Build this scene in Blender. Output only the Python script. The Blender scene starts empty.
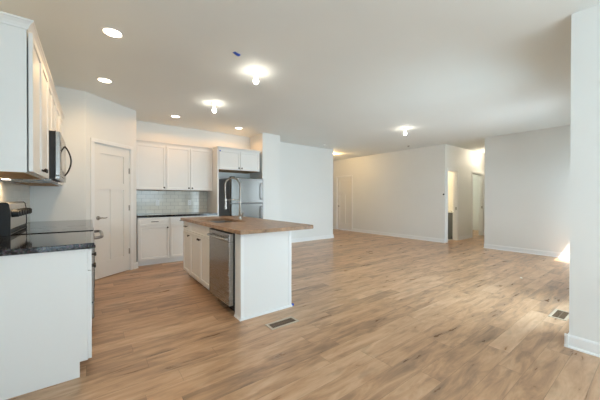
import bpy, bmesh, math, random
from mathutils import Matrix, Vector
random.seed(7)
scene = bpy.context.scene
COL = scene.collection
PI = math.pi

# ------------------------------------------------------------------ camera, world, sun, daylight, exposure
YAW, PITCH, ROLL, CAM_H, FOCAL_PX = 0.646595, -0.005538, 0.001887, 1.224, 277.72
cy_, sy_ = math.cos(YAW), math.sin(YAW)
fwd, right, up = Vector((sy_, cy_, 0)), Vector((cy_, -sy_, 0)), Vector((0, 0, 1))
f2 = fwd * math.cos(PITCH) + up * math.sin(PITCH)
u2 = up * math.cos(PITCH) - fwd * math.sin(PITCH)
r3 = right * math.cos(ROLL) + u2 * math.sin(ROLL)
u3 = u2 * math.cos(ROLL) - right * math.sin(ROLL)
cam_data = bpy.data.cameras.new('camera')
cam_data.sensor_width = 36.0
cam_data.lens = FOCAL_PX / 600.0 * 36.0
cam_data.clip_start = 0.02
cam = bpy.data.objects.new('camera', cam_data)
COL.objects.link(cam)
M = Matrix.Identity(4)
for i in range(3):
    M[i][0], M[i][1], M[i][2] = r3[i], u3[i], -f2[i]
M[2][3] = CAM_H
cam.matrix_world = M
scene.camera = cam

vs = scene.view_settings
scene.display_settings.display_device = 'sRGB'
vs.view_transform = 'Standard'
vs.look = 'None'
vs.exposure = 0.87
vs.gamma = 1.0
vs.use_curve_mapping = False

world = bpy.data.worlds.new('sky')
scene.world = world
world.use_nodes = True
wn = world.node_tree
wn.nodes.clear()
wo = wn.nodes.new('ShaderNodeOutputWorld')
wb = wn.nodes.new('ShaderNodeBackground')
wt = wn.nodes.new('ShaderNodeTexCoord')
wsep = wn.nodes.new('ShaderNodeSeparateXYZ')
wr = wn.nodes.new('ShaderNodeValToRGB')          # darker ground below the horizon, pale sky above
wr.color_ramp.elements[0].position, wr.color_ramp.elements[0].color = 0.48, (0.10, 0.11, 0.09, 1)
wr.color_ramp.elements[1].position, wr.color_ramp.elements[1].color = 0.53, (0.75, 0.87, 1.0, 1)
wm = wn.nodes.new('ShaderNodeMapRange')
wm.inputs['From Min'].default_value, wm.inputs['From Max'].default_value = -1.0, 1.0
wn.links.new(wt.outputs['Generated'], wsep.inputs[0])
wn.links.new(wsep.outputs[2], wm.inputs['Value'])
wn.links.new(wm.outputs[0], wr.inputs[0])
wn.links.new(wr.outputs[0], wb.inputs['Color'])
wb.inputs['Strength'].default_value = 1.5
wn.links.new(wb.outputs[0], wo.inputs[0])


def sun_lamp(name, direction, energy, color, angle):
    d = bpy.data.lights.new(name, 'SUN')
    d.energy, d.color, d.angle = energy, color, angle
    o = bpy.data.objects.new(name, d)
    COL.objects.link(o)
    o.rotation_euler = Vector(direction).to_track_quat('-Z', 'Y').to_euler()
    return o


def area_lamp(name, loc, direction, sx, sy, energy, color, spread=PI, up_axis='Y'):
    d = bpy.data.lights.new(name, 'AREA')
    d.shape = 'RECTANGLE'
    d.size, d.size_y, d.energy, d.color, d.spread = sx, sy, energy, color, spread
    o = bpy.data.objects.new(name, d)
    COL.objects.link(o)
    o.location = loc
    o.rotation_euler = Vector(direction).to_track_quat('-Z', up_axis).to_euler()
    return o


DAY = (0.62, 0.84, 1.0)
sun_lamp('sun', (0.5, 1.0, -2.05), 8.0, (1.0, 0.97, 0.92), 0.01)
area_lamp('daylight_rear_window', (1.3, -2.85, 1.45), (0, 1, 1.3), 3.2, 1.5, 64, DAY)
area_lamp('daylight_left_window', (-0.95, -1.70, 1.15), (1, 1.0, 1.3), 1.5, 2.1, 24, DAY)
area_lamp('daylight_nook_door', (7.22, 0.15, 1.08), (-0.3, 1, -0.2), 0.8, 1.95, 14, DAY)
area_lamp('daylight_nook_window', (6.22, 0.12, 1.5), (-0.45, 1, -0.15), 0.95, 1.3, 26, (0.74, 0.88, 1.0), 2.4)
area_lamp('daylight_patio_door', (3.97, 0.12, 1.08), (0.0, 1, -0.12), 1.1, 1.95, 30, (0.68, 0.88, 1.0), 2.5)

# ------------------------------------------------------------------ material helpers
def new_mat(name):
    m = bpy.data.materials.new(name)
    m.use_nodes = True
    nt = m.node_tree
    nt.nodes.clear()
    out = nt.nodes.new('ShaderNodeOutputMaterial')
    b = nt.nodes.new('ShaderNodeBsdfPrincipled')
    nt.links.new(b.outputs[0], out.inputs[0])
    return m, nt, b


def N(nt, typ, **kw):
    n = nt.nodes.new(typ)
    for k, v in kw.items():
        if k in n.inputs.keys() if isinstance(k, str) else False:
            n.inputs[k].default_value = v
        else:
            setattr(n, k, v)
    return n


def math_n(nt, op, a, b=None, c=None):
    n = nt.nodes.new('ShaderNodeMath')
    n.operation = op
    for i, v in enumerate((a, b, c)):
        if v is None:
            continue
        if isinstance(v, (int, float)):
            n.inputs[i].default_value = v
        else:
            nt.links.new(v, n.inputs[i])
    return n.outputs[0]


def srgb(r, g, b):
    def f(c):
        c /= 255.0
        return c / 12.92 if c <= 0.04045 else ((c + 0.055) / 1.055) ** 2.4
    return (f(r), f(g), f(b), 1)


def paint(name, col, rough=0.55, bump=0.03, scale=180, var=0.02, coat=0.0):
    m, nt, b = new_mat(name)
    tc = N(nt, 'ShaderNodeTexCoord')
    n1 = N(nt, 'ShaderNodeTexNoise')
    n1.inputs['Scale'].default_value = scale
    nt.links.new(tc.outputs['Object'], n1.inputs['Vector'])
    n2 = N(nt, 'ShaderNodeTexNoise')
    n2.inputs['Scale'].default_value = 1.7
    nt.links.new(tc.outputs['Object'], n2.inputs['Vector'])
    mr = N(nt, 'ShaderNodeMapRange')
    mr.inputs['To Min'].default_value = 1 - var
    mr.inputs['To Max'].default_value = 1 + var
    nt.links.new(n2.outputs[0], mr.inputs['Value'])
    mix = N(nt, 'ShaderNodeVectorMath', operation='SCALE')
    mix.inputs[0].default_value = col[:3]
    nt.links.new(mr.outputs[0], mix.inputs['Scale'])
    nt.links.new(mix.outputs[0], b.inputs['Base Color'])
    b.inputs['Roughness'].default_value = rough
    if coat:
        b.inputs['Coat Weight'].default_value = coat
    bp = N(nt, 'ShaderNodeBump')
    bp.inputs['Strength'].default_value = bump
    bp.inputs['Distance'].default_value = 0.002
    nt.links.new(n1.outputs[0], bp.inputs['Height'])
    nt.links.new(bp.outputs[0], b.inputs['Normal'])
    return m


def metal(name, col, rough=0.3, stretch=(2, 2, 160), amount=0.12):
    m, nt, b = new_mat(name)
    tc = N(nt, 'ShaderNodeTexCoord')
    mp = N(nt, 'ShaderNodeMapping')
    mp.inputs['Scale'].default_value = stretch
    nt.links.new(tc.outputs['Object'], mp.inputs['Vector'])
    n1 = N(nt, 'ShaderNodeTexNoise')
    n1.inputs['Scale'].default_value = 3
    n1.inputs['Detail'].default_value = 4
    nt.links.new(mp.outputs[0], n1.inputs['Vector'])
    mr = N(nt, 'ShaderNodeMapRange')
    mr.inputs['To Min'].default_value = max(0.03, rough - amount)
    mr.inputs['To Max'].default_value = rough + amount
    nt.links.new(n1.outputs[0], mr.inputs['Value'])
    nt.links.new(mr.outputs[0], b.inputs['Roughness'])
    b.inputs['Base Color'].default_value = col
    b.inputs['Metallic'].default_value = 1.0
    return m


def glossy(name, col, rough=0.1, metallic=0.0):
    m, nt, b = new_mat(name)
    tc = N(nt, 'ShaderNodeTexCoord')
    n1 = N(nt, 'ShaderNodeTexNoise')
    n1.inputs['Scale'].default_value = 9
    nt.links.new(tc.outputs['Object'], n1.inputs['Vector'])
    mr = N(nt, 'ShaderNodeMapRange')
    mr.inputs['To Min'].default_value = rough * 0.8
    mr.inputs['To Max'].default_value = rough * 1.2
    nt.links.new(n1.outputs[0], mr.inputs['Value'])
    nt.links.new(mr.outputs[0], b.inputs['Roughness'])
    b.inputs['Base Color'].default_value = col
    b.inputs['Metallic'].default_value = metallic
    return m


def emissive(name, col, strength):
    m, nt, b = new_mat(name)
    b.inputs['Base Color'].default_value = (0.9, 0.9, 0.9, 1)
    b.inputs['Emission Color'].default_value = col
    b.inputs['Emission Strength'].default_value = strength
    return m


def floor_mat():
    m, nt, b = new_mat('plank_floor')
    L = nt.links
    g = N(nt, 'ShaderNodeNewGeometry')
    sp = N(nt, 'ShaderNodeSeparateXYZ')
    L.new(g.outputs['Position'], sp.inputs[0])
    PW, PL = 0.150, 1.22
    yv = math_n(nt, 'DIVIDE', sp.outputs[1], PW)
    row = math_n(nt, 'FLOOR', yv)
    fy = math_n(nt, 'FRACT', yv)
    wnr = N(nt, 'ShaderNodeTexWhiteNoise', noise_dimensions='1D')
    L.new(row, wnr.inputs['W'])
    xv = math_n(nt, 'ADD', math_n(nt, 'DIVIDE', sp.outputs[0], PL), math_n(nt, 'MULTIPLY', wnr.outputs[0], 7.0))
    colid = math_n(nt, 'FLOOR', xv)
    fx = math_n(nt, 'FRACT', xv)
    cid = N(nt, 'ShaderNodeCombineXYZ')
    L.new(colid, cid.inputs[0])
    L.new(row, cid.inputs[1])
    wn2 = N(nt, 'ShaderNodeTexWhiteNoise', noise_dimensions='2D')
    L.new(cid.outputs[0], wn2.inputs['Vector'])
    # stretched grain, offset per plank
    sh = math_n(nt, 'MULTIPLY', wn2.outputs[0], 37.0)
    gv = N(nt, 'ShaderNodeCombineXYZ')
    L.new(math_n(nt, 'ADD', math_n(nt, 'MULTIPLY', sp.outputs[0], 1.6), sh), gv.inputs[0])
    L.new(math_n(nt, 'MULTIPLY', sp.outputs[1], 9.0), gv.inputs[1])
    L.new(sh, gv.inputs[2])
    n1 = N(nt, 'ShaderNodeTexNoise')
    n1.inputs['Scale'].default_value = 1.6
    n1.inputs['Detail'].default_value = 6
    n1.inputs['Roughness'].default_value = 0.62
    n1.inputs['Distortion'].default_value = 0.6
    L.new(gv.outputs[0], n1.inputs['Vector'])
    gv2 = N(nt, 'ShaderNodeCombineXYZ')
    L.new(math_n(nt, 'ADD', math_n(nt, 'MULTIPLY', sp.outputs[0], 3.2), sh), gv2.inputs[0])
    L.new(math_n(nt, 'MULTIPLY', sp.outputs[1], 8.0), gv2.inputs[1])
    n2 = N(nt, 'ShaderNodeTexNoise')
    n2.inputs['Scale'].default_value = 1.0
    n2.inputs['Detail'].default_value = 2
    L.new(gv2.outputs[0], n2.inputs['Vector'])
    ramp = N(nt, 'ShaderNodeValToRGB')
    cr = ramp.color_ramp
    cr.elements[0].position, cr.elements[0].color = 0.25, srgb(*FLOOR[0])
    cr.elements[1].position, cr.elements[1].color = 0.78, srgb(*FLOOR[2])
    e = cr.elements.new(0.5)
    e.color = srgb(*FLOOR[1])
    t = math_n(nt, 'ADD', math_n(nt, 'MULTIPLY', n1.outputs[0], 0.82), math_n(nt, 'MULTIPLY', wn2.outputs[0], 0.20))
    L.new(t, ramp.inputs[0])
    # darker knot smudges
    kn = N(nt, 'ShaderNodeMapRange')
    kn.inputs['From Min'].default_value = 0.56
    kn.inputs['From Max'].default_value = 0.80
    kn.inputs['To Min'].default_value = 1.0
    kn.inputs['To Max'].default_value = 0.62
    L.new(n2.outputs[0], kn.inputs['Value'])
    s1 = math_n(nt, 'LESS_THAN', fy, 0.014)
    s2 = math_n(nt, 'LESS_THAN', fx, 0.0022)
    seam = math_n(nt, 'MULTIPLY_ADD', math_n(nt, 'MAXIMUM', s1, s2), -0.38, 1.0)
    fac = math_n(nt, 'MULTIPLY', kn.outputs[0], seam)
    sc = N(nt, 'ShaderNodeVectorMath', operation='SCALE')
    L.new(ramp.outputs[0], sc.inputs[0])
    L.new(fac, sc.inputs['Scale'])
    L.new(sc.outputs[0], b.inputs['Base Color'])
    mr = N(nt, 'ShaderNodeMapRange')
    mr.inputs['To Min'].default_value = 0.22
    mr.inputs['To Max'].default_value = 0.38
    L.new(n1.outputs[0], mr.inputs['Value'])
    L.new(mr.outputs[0], b.inputs['Roughness'])
    bp = N(nt, 'ShaderNodeBump')
    bp.inputs['Strength'].default_value = 0.12
    bp.inputs['Distance'].default_value = 0.002
    L.new(n1.outputs[0], bp.inputs['Height'])
    L.new(bp.outputs[0], b.inputs['Normal'])
    return m


def granite_mat():
    m, nt, b = new_mat('dark_granite')
    L = nt.links
    tc = N(nt, 'ShaderNodeTexCoord')
    v = N(nt, 'ShaderNodeTexVoronoi')
    v.inputs['Scale'].default_value = 160
    L.new(tc.outputs['Object'], v.inputs['Vector'])
    n = N(nt, 'ShaderNodeTexNoise')
    n.inputs['Scale'].default_value = 70
    n.inputs['Detail'].default_value = 5
    L.new(tc.outputs['Object'], n.inputs['Vector'])
    r = N(nt, 'ShaderNodeValToRGB')
    r.color_ramp.elements[0].position = 0.45
    r.color_ramp.elements[0].color = (0.012, 0.012, 0.014, 1)
    r.color_ramp.elements[1].position = 0.72
    r.color_ramp.elements[1].color = (0.16, 0.15, 0.15, 1)
    L.new(n.outputs[0], r.inputs[0])
    mx = N(nt, 'ShaderNodeMix', data_type='RGBA', blend_type='MULTIPLY')
    mx.inputs[0].default_value = 0.6
    L.new(r.outputs[0], mx.inputs[6])
    L.new(v.outputs['Color'], mx.inputs[7])
    L.new(mx.outputs[2], b.inputs['Base Color'])
    b.inputs['Roughness'].default_value = 0.07
    b.inputs['Specular IOR Level'].default_value = 0.4
    return m


def laminate_mat():
    m, nt, b = new_mat('brown_laminate')
    L = nt.links
    tc = N(nt, 'ShaderNodeTexCoord')
    n = N(nt, 'ShaderNodeTexNoise')
    n.inputs['Scale'].default_value = 14
    n.inputs['Detail'].default_value = 8
    n.inputs['Roughness'].default_value = 0.7
    L.new(tc.outputs['Object'], n.inputs['Vector'])
    r = N(nt, 'ShaderNodeValToRGB')
    r.color_ramp.elements[0].position = 0.32
    r.color_ramp.elements[0].color = srgb(122, 92, 66)
    r.color_ramp.elements[1].position = 0.70
    r.color_ramp.elements[1].color = srgb(190, 154, 120)
    L.new(n.outputs[0], r.inputs[0])
    L.new(r.outputs[0], b.inputs['Base Color'])
    b.inputs['Roughness'].default_value = 0.33
    return m


def wood_mat(name, c1, c2, rough=0.55):
    m, nt, b = new_mat(name)
    L = nt.links
    tc = N(nt, 'ShaderNodeTexCoord')
    mp = N(nt, 'ShaderNodeMapping')
    mp.inputs['Scale'].default_value = (1.2, 14, 14)
    L.new(tc.outputs['Object'], mp.inputs['Vector'])
    n = N(nt, 'ShaderNodeTexNoise')
    n.inputs['Scale'].default_value = 3
    n.inputs['Detail'].default_value = 5
    L.new(mp.outputs[0], n.inputs['Vector'])
    r = N(nt, 'ShaderNodeValToRGB')
    r.color_ramp.elements[0].position, r.color_ramp.elements[0].color = 0.3, c1
    r.color_ramp.elements[1].position, r.color_ramp.elements[1].color = 0.7, c2
    L.new(n.outputs[0], r.inputs[0])
    L.new(r.outputs[0], b.inputs['Base Color'])
    b.inputs['Roughness'].default_value = rough
    return m


def tile_mat(name, tw, th, c1, c2, grout, rough=0.12, offset=0.5):
    """Glossy tile laid on the local x-z plane."""
    m, nt, b = new_mat(name)
    L = nt.links
    tc = N(nt, 'ShaderNodeTexCoord')
    sp = N(nt, 'ShaderNodeSeparateXYZ')
    L.new(tc.outputs['Object'], sp.inputs[0])
    cb = N(nt, 'ShaderNodeCombineXYZ')
    L.new(sp.outputs[0], cb.inputs[0])
    L.new(sp.outputs[2], cb.inputs[1])
    br = N(nt, 'ShaderNodeTexBrick')
    br.offset = offset
    br.inputs['Scale'].default_value = 1.0
    br.inputs['Brick Width'].default_value = tw
    br.inputs['Row Height'].default_value = th
    br.inputs['Mortar Size'].default_value = 0.0026
    br.inputs['Mortar Smooth'].default_value = 0.1
    br.inputs['Color1'].default_value = c1
    br.inputs['Color2'].default_value = c2
    br.inputs['Mortar'].default_value = grout
    L.new(cb.outputs[0], br.inputs['Vector'])
    L.new(br.outputs['Color'], b.inputs['Base Color'])
    mr = N(nt, 'ShaderNodeMapRange')
    mr.inputs['To Min'].default_value = rough
    mr.inputs['To Max'].default_value = 0.8
    L.new(br.outputs['Fac'], mr.inputs['Value'])
    L.new(mr.outputs[0], b.inputs['Roughness'])
    bp = N(nt, 'ShaderNodeBump', invert=True)
    bp.inputs['Strength'].default_value = 0.6
    bp.inputs['Distance'].default_value = 0.002
    L.new(br.outputs['Fac'], bp.inputs['Height'])
    L.new(bp.outputs[0], b.inputs['Normal'])
    return m


def glass_mat(name):
    m = bpy.data.materials.new(name)
    m.use_nodes = True
    nt = m.node_tree
    nt.nodes.clear()
    out = nt.nodes.new('ShaderNodeOutputMaterial')
    mx = nt.nodes.new('ShaderNodeMixShader')
    tr = nt.nodes.new('ShaderNodeBsdfTransparent')
    gl = nt.nodes.new('ShaderNodeBsdfGlossy')
    gl.inputs['Roughness'].default_value = 0.02
    mx.inputs[0].default_value = 0.05
    nt.links.new(tr.outputs[0], mx.inputs[1])
    nt.links.new(gl.outputs[0], mx.inputs[2])
    nt.links.new(mx.outputs[0], out.inputs[0])
    return m


FLOOR = ((126, 100, 80), (194, 154, 118), (224, 191, 157))
MT = dict(
    wall=paint('wall_paint', srgb(234, 234, 230), 0.6, 0.04),
    ceil=paint('ceiling_paint', srgb(238, 242, 240), 0.75, 0.05),
    trim=paint('trim_paint', srgb(240, 240, 238), 0.35, 0.01),
    cab=paint('cabinet_paint', srgb(235, 234, 230), 0.38, 0.01, var=0.01),
    door=paint('door_paint', srgb(236, 234, 229), 0.4, 0.01),
    floor=floor_mat(),
    granite=granite_mat(),
    laminate=laminate_mat(),
    raw=wood_mat('raw_maple_plywood', srgb(176, 128, 78), srgb(206, 160, 108)),
    steel=metal('stainless_steel', (0.36, 0.355, 0.34, 1), 0.27, stretch=(3, 3, 400), amount=0.03),
    fridge_steel=metal('refrigerator_steel', (0.14, 0.136, 0.126, 1), 0.26, stretch=(3, 3, 400), amount=0.03),
    steel_light=metal('satin_stainless', (0.60, 0.585, 0.55, 1), 0.42, stretch=(400, 3, 3), amount=0.04),
    steel_dark=metal('dark_stainless', (0.30, 0.29, 0.28, 1), 0.32),
    nickel=metal('brushed_nickel', (0.40, 0.37, 0.33, 1), 0.28),
    bronze=glossy('dark_bronze', (0.035, 0.028, 0.022, 1), 0.35, 0.6),
    black=glossy('black_plastic', (0.010, 0.010, 0.010, 1), 0.55),
    blackglass=glossy('black_glass', (0.006, 0.006, 0.007, 1), 0.05),
    tile=tile_mat('glossy_subway_tile', 0.152, 0.076, srgb(226, 222, 208), srgb(216, 213, 200), srgb(178, 174, 162)),
    bathtile=paint('bath_floor_tile', srgb(196, 190, 180), 0.4, 0.02),
    plastic=paint('white_plastic', srgb(238, 238, 234), 0.35, 0.005),
    porcelain=glossy('white_porcelain', (0.82, 0.81, 0.78, 1), 0.15),
    bulb=emissive('lit_bulb', (1.0, 0.92, 0.78, 1), 24.0),
    bulb_warm=emissive('lit_amber_bulb', (1.0, 0.66, 0.30, 1), 250.0),
    bulb_hall=emissive('lit_corridor_bulb', (1.0, 0.88, 0.70, 1), 220.0),
    lens=emissive('lit_lens', (1.0, 0.86, 0.68, 1), 7.0),
    tape=paint('blue_tape', srgb(30, 82, 190), 0.6, 0.02),
    tan=paint('tan_vent_metal', srgb(196, 180, 158), 0.45, 0.01),
    brownmetal=paint('brown_vent_grille', srgb(120, 98, 76), 0.5, 0.01),
    ductdark=paint('dark_duct', srgb(38, 34, 30), 0.8, 0.01),
    greycab=paint('grey_vanity_paint', srgb(112, 114, 112), 0.4, 0.01),
    paper=paint('paper_scrap', srgb(240, 238, 230), 0.8, 0.01),
    glass=glass_mat('window_glass'),
)

# ------------------------------------------------------------------ mesh helpers
def T(x=0, y=0, z=0, rz=0):
    return Matrix.Translation((x, y, z)) @ Matrix.Rotation(rz, 4, 'Z')


def box(bm, x0, x1, y0, y1, z0, z1, bev=0.0, mat=None, seg=1):
    r = bmesh.ops.create_cube(bm, size=1.0)
    vs_ = r['verts']
    bmesh.ops.scale(bm, verts=vs_, vec=(x1 - x0, y1 - y0, z1 - z0))
    bmesh.ops.translate(bm, verts=vs_, vec=((x0 + x1) / 2, (y0 + y1) / 2, (z0 + z1) / 2))
    if bev > 0:
        es = list({e for v in vs_ for e in v.link_edges})
        rr = bmesh.ops.bevel(bm, geom=es, offset=bev, segments=seg, profile=0.5, affect='EDGES')
        vs_ = list({v for f in rr['faces'] for v in f.verts} | {v for v in vs_ if v.is_valid})
    if mat is not None:
        bmesh.ops.transform(bm, matrix=mat, verts=vs_)
    return vs_


def cyl(bm, p0, p1, r0, r1=None, n=20, caps=True):
    r1 = r0 if r1 is None else r1
    p0, p1 = Vector(p0), Vector(p1)
    d = p1 - p0
    q = d.to_track_quat('Z', 'Y').to_matrix().to_4x4()
    mt = Matrix.Translation((p0 + p1) / 2) @ q
    bmesh.ops.create_cone(bm, cap_ends=caps, segments=n, radius1=r0, radius2=r1, depth=d.length, matrix=mt)


def lathe(bm, prof, n=28, mat=Matrix.Identity(4)):
    """prof = [(r, z)...] revolved about local z."""
    rings = []
    for r, z in prof:
        if r < 1e-6:
            rings.append([bm.verts.new(mat @ Vector((0, 0, z)))])
        else:
            rings.append([bm.verts.new(mat @ Vector((r * math.cos(2 * PI * i / n), r * math.sin(2 * PI * i / n), z))) for i in range(n)])
    for a, b in zip(rings, rings[1:]):
        for i in range(n):
            j = (i + 1) % n
            if len(a) == 1 and len(b) == 1:
                continue
            if len(a) == 1:
                bm.faces.new((a[0], b[j], b[i]))
            elif len(b) == 1:
                bm.faces.new((a[i], a[j], b[0]))
            else:
                bm.faces.new((a[i], a[j], b[j], b[i]))


def tube(bm, pts, r, n=10, closed=False):
    pts = [Vector(p) for p in pts]
    rings = []
    prev = None
    m = len(pts)
    for k, p in enumerate(pts):
        if closed:
            t = pts[(k + 1) % m] - pts[k - 1]
        else:
            t = pts[min(k + 1, m - 1)] - pts[max(k - 1, 0)]
        t.normalize()
        if prev is None:
            a = Vector((0, 0, 1)) if abs(t.z) < 0.9 else Vector((1, 0, 0))
            nx = a.cross(t).normalized()
        else:
            nx = (prev - t * prev.dot(t)).normalized()
        prev = nx
        ny = t.cross(nx)
        rr = r[k] if isinstance(r, (list, tuple)) else r
        rings.append([bm.verts.new(p + nx * rr * math.cos(2 * PI * i / n) + ny * rr * math.sin(2 * PI * i / n)) for i in range(n)])
    seq = list(zip(rings, rings[1:])) + ([(rings[-1], rings[0])] if closed else [])
    for a, b in seq:
        for i in range(n):
            j = (i + 1) % n
            bm.faces.new((a[i], a[j], b[j], b[i]))
    if not closed:
        bm.faces.new(rings[0][::-1])
        bm.faces.new(rings[-1])


def prism(bm, poly, axis, a0, a1, mat=None):
    """Extrude a 2D polygon; axis 'x' -> poly is (y,z), 'y' -> (x,z), 'z' -> (x,y)."""
    def p3(p, a):
        return {'x': (a, p[0], p[1]), 'y': (p[0], a, p[1]), 'z': (p[0], p[1], a)}[axis]
    A = [bm.verts.new(p3(p, a0)) for p in poly]
    B = [bm.verts.new(p3(p, a1)) for p in poly]
    n = len(poly)
    bm.faces.new(A[::-1])
    bm.faces.new(B)
    for i in range(n):
        j = (i + 1) % n
        bm.faces.new((A[i], A[j], B[j], B[i]))
    if mat is not None:
        bmesh.ops.transform(bm, matrix=mat, verts=A + B)


def shaker(bm, x0, x1, z0, z1, yf=0.0, t=0.02, rail=0.055, rec=0.009):
    """Framed door or drawer front, its face at y = yf looking to -y."""
    r = bmesh.ops.create_cube(bm, size=1.0)
    v = r['verts']
    bmesh.ops.scale(bm, verts=v, vec=(x1 - x0, t, z1 - z0))
    bmesh.ops.translate(bm, verts=v, vec=((x0 + x1) / 2, yf + t / 2, (z0 + z1) / 2))
    bmesh.ops.recalc_face_normals(bm, faces=list({f for vv in v for f in vv.link_faces}))
    ff = [f for f in {f for vv in v for f in vv.link_faces} if f.normal.y < -0.9]
    if rail > 0:
        bmesh.ops.inset_region(bm, faces=ff, thickness=rail)
        bmesh.ops.inset_region(bm, faces=ff, thickness=0.005, depth=-rec)


def link(name, bm, mat, parent=None, loc=None, rz=0.0, smooth=False, bevel=0.0):
    bmesh.ops.recalc_face_normals(bm, faces=bm.faces)
    me = bpy.data.meshes.new(name)
    bm.to_mesh(me)
    bm.free()
    if smooth:
        for p in me.polygons:
            p.use_smooth = True
    me.materials.append(mat)
    o = bpy.data.objects.new(name, me)
    COL.objects.link(o)
    if parent is not None:
        o.parent = parent
    if loc is not None:
        o.location = loc
    o.rotation_euler.z = rz
    if bevel:
        md = o.modifiers.new('bevel', 'BEVEL')
        md.width, md.segments, md.limit_method = bevel, 2, 'ANGLE'
    if smooth:
        md = o.modifiers.new('split', 'EDGE_SPLIT')
        md.split_angle = math.radians(38)
    return o


def tag(o, label, cat, group=None, kind=None):
    o['label'], o['category'] = label, cat
    if group:
        o['group'] = group
    if kind:
        o['kind'] = kind
    return o


def thing(name, label, cat, loc=(0, 0, 0), rz=0.0, group=None):
    o = bpy.data.objects.new(name, None)
    o.empty_display_size = 0.1
    COL.objects.link(o)
    o.location = loc
    o.rotation_euler.z = rz
    return tag(o, label, cat, group)


def struct(name, bm, mat, label, cat, parent=None):
    o = link(name, bm, mat, parent)
    o['kind'] = 'structure'
    o['label'], o['category'] = label, cat
    return o


def copy_thing(root, loc, label, group=None, rz=None):
    kids = {}
    for o in COL.objects:
        if o.parent is not None:
            kids.setdefault(o.parent.name, []).append(o)

    def rec(o, parent):
        c = o.copy()
        COL.objects.link(c)
        if parent is not None:
            c.parent = parent
        for k in kids.get(o.name, []):
            rec(k, c)
        return c
    c = rec(root, None)
    c.location = loc
    c['label'] = label
    if rz is not None:
        c.rotation_euler.z = rz
    return c


# ------------------------------------------------------------------ the shell
H = 2.74
XL, YP, YB, XF = -0.635, 5.0, 6.27, 7.83        # left wall, pantry return, back wall, far wall
def wall(name, x0, x1, y0, y1, label, holes=None, axis=None, mat='wall'):
    """Wall block; holes = [(a0, a1, z0, z1)] along the given axis."""
    bm = bmesh.new()
    if not holes:
        box(bm, x0, x1, y0, y1, 0, H)
    else:
        a = x0 if axis == 'x' else y0
        end = x1 if axis == 'x' else y1

        def seg(s, e, z0, z1):
            if e - s < 1e-4 or z1 - z0 < 1e-4:
                return
            if axis == 'x':
                box(bm, s, e, y0, y1, z0, z1)
            else:
                box(bm, x0, x1, s, e, z0, z1)
        for (h0, h1, z0, z1) in sorted(holes):
            seg(a, h0, 0, H)
            seg(h0, h1, 0, z0)
            seg(h0, h1, z1, H)
            a = h1
        seg(a, end, 0, H)
    return struct(name, bm, MT[mat], label, 'wall')


bm = bmesh.new()
box(bm, -0.76, 12.1, 0.367, 9.15, -0.1, 0)
box(bm, -0.76, 3.30, -2.75, 0.367, -0.1, 0)
struct('floor', bm, MT['floor'], 'warm brown wood plank floor through the whole open room', 'floor')
bm = bmesh.new()
box(bm, -0.76, 12.1, 0.367, 9.15, H, H + 0.12)
box(bm, -0.76, 3.30, -2.75, 0.367, H, H + 0.12)
struct('ceiling', bm, MT['ceil'], 'flat white painted ceiling over kitchen and living area', 'ceiling')

LW = (-2.45, -0.95, 0.06, 2.12)       # left glazed door (y0,y1,z0,z1)
RW = (-0.3, 2.9, 0.75, 2.25)         # rear window (x)
ND = (6.82, 7.65, 0.06, 2.06)         # nook glazed door (x)
PD = (3.42, 4.52, 0.06, 2.08)        # glazed patio door next to the near wall end (x)
NW = (5.75, 6.68, 0.85, 2.15)          # nook picture window (x)
wall('wall_left', XL - 0.12, XL, -2.63, YB + 0.12, 'white kitchen wall behind the range', [LW], 'y')
wall('wall_rear', XL, 3.30, -2.75, -2.63, 'white wall behind the viewpoint with a wide window', [RW], 'x')
wall('wall_near_right', 3.16, 3.30, -2.63, 0.487, 'near white wall end at the right edge of the view')
wall('wall_nook', 3.30, XF + 0.12, 0.367, 0.487, 'white exterior wall of the nook behind the near right wall', [PD, NW, ND], 'x')
bm = bmesh.new()
box(bm, 3.32, 6.72, -1.9, 0.355, 2.45, 2.55)  # unseen slab added to keep direct sun off the nook floor
struct('sun_blocker', bm, MT['trim'], 'unseen flat roof outside the nook window', 'sunshade')
wall('wall_right', XF, XF + 0.12, 0.487, 2.75, 'white wall on the right between the near wall end and the corridor')
wall('wall_back', XL, 6.02, YB, YB + 0.12, 'white back wall behind the kitchen cabinets and living area')
wall('wall_pantry_return', XL, -0.05, YP, YP + 0.1, 'short white wall between range counter and pantry door')
wall('wall_pantry_side', 0.52, 0.64, 5.60, YB, 'side wall of the corner pantry')
wall('wall_refrigerator_side', 3.17, 3.66, 5.64, YB, 'white wall block standing right of the refrigerator')
FD = (7.16, 7.93, 0.0, 2.04)
wall('wall_far', XF, XF + 0.12, 3.72, 9.0, 'long white far wall with a closed door at its left end', [FD], 'y')
wall('wall_entry_side', 5.90, 6.02, YB + 0.12, 9.0, 'white side wall of the recess behind the living area')
wall('wall_entry_end', 5.90, XF + 0.12, 9.0, 9.12, 'white end wall of the recess')
BD = (7.985, 8.58, 0.0, 2.03)
SD = (9.62, 10.46, 0.0, 2.03)
wall('wall_corridor_left', XF + 0.12, 12.0, 3.72, 3.84, 'white corridor wall with two open doorways', [BD, SD], 'x')
wall('wall_corridor_right', XF + 0.12, 12.0, 2.63, 2.75, 'white right wall of the corridor')
wall('wall_corridor_end', 12.0, 12.1, 2.63, 6.6, 'white end wall of the corridor')
wall('wall_bath_partition', 9.34, 9.44, 3.84, 6.6, 'wall between the bathroom and the far room')
wall('wall_bath_back', XF + 0.12, 12.0, 6.5, 6.6, 'back wall of the bathroom and the far room')

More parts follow.
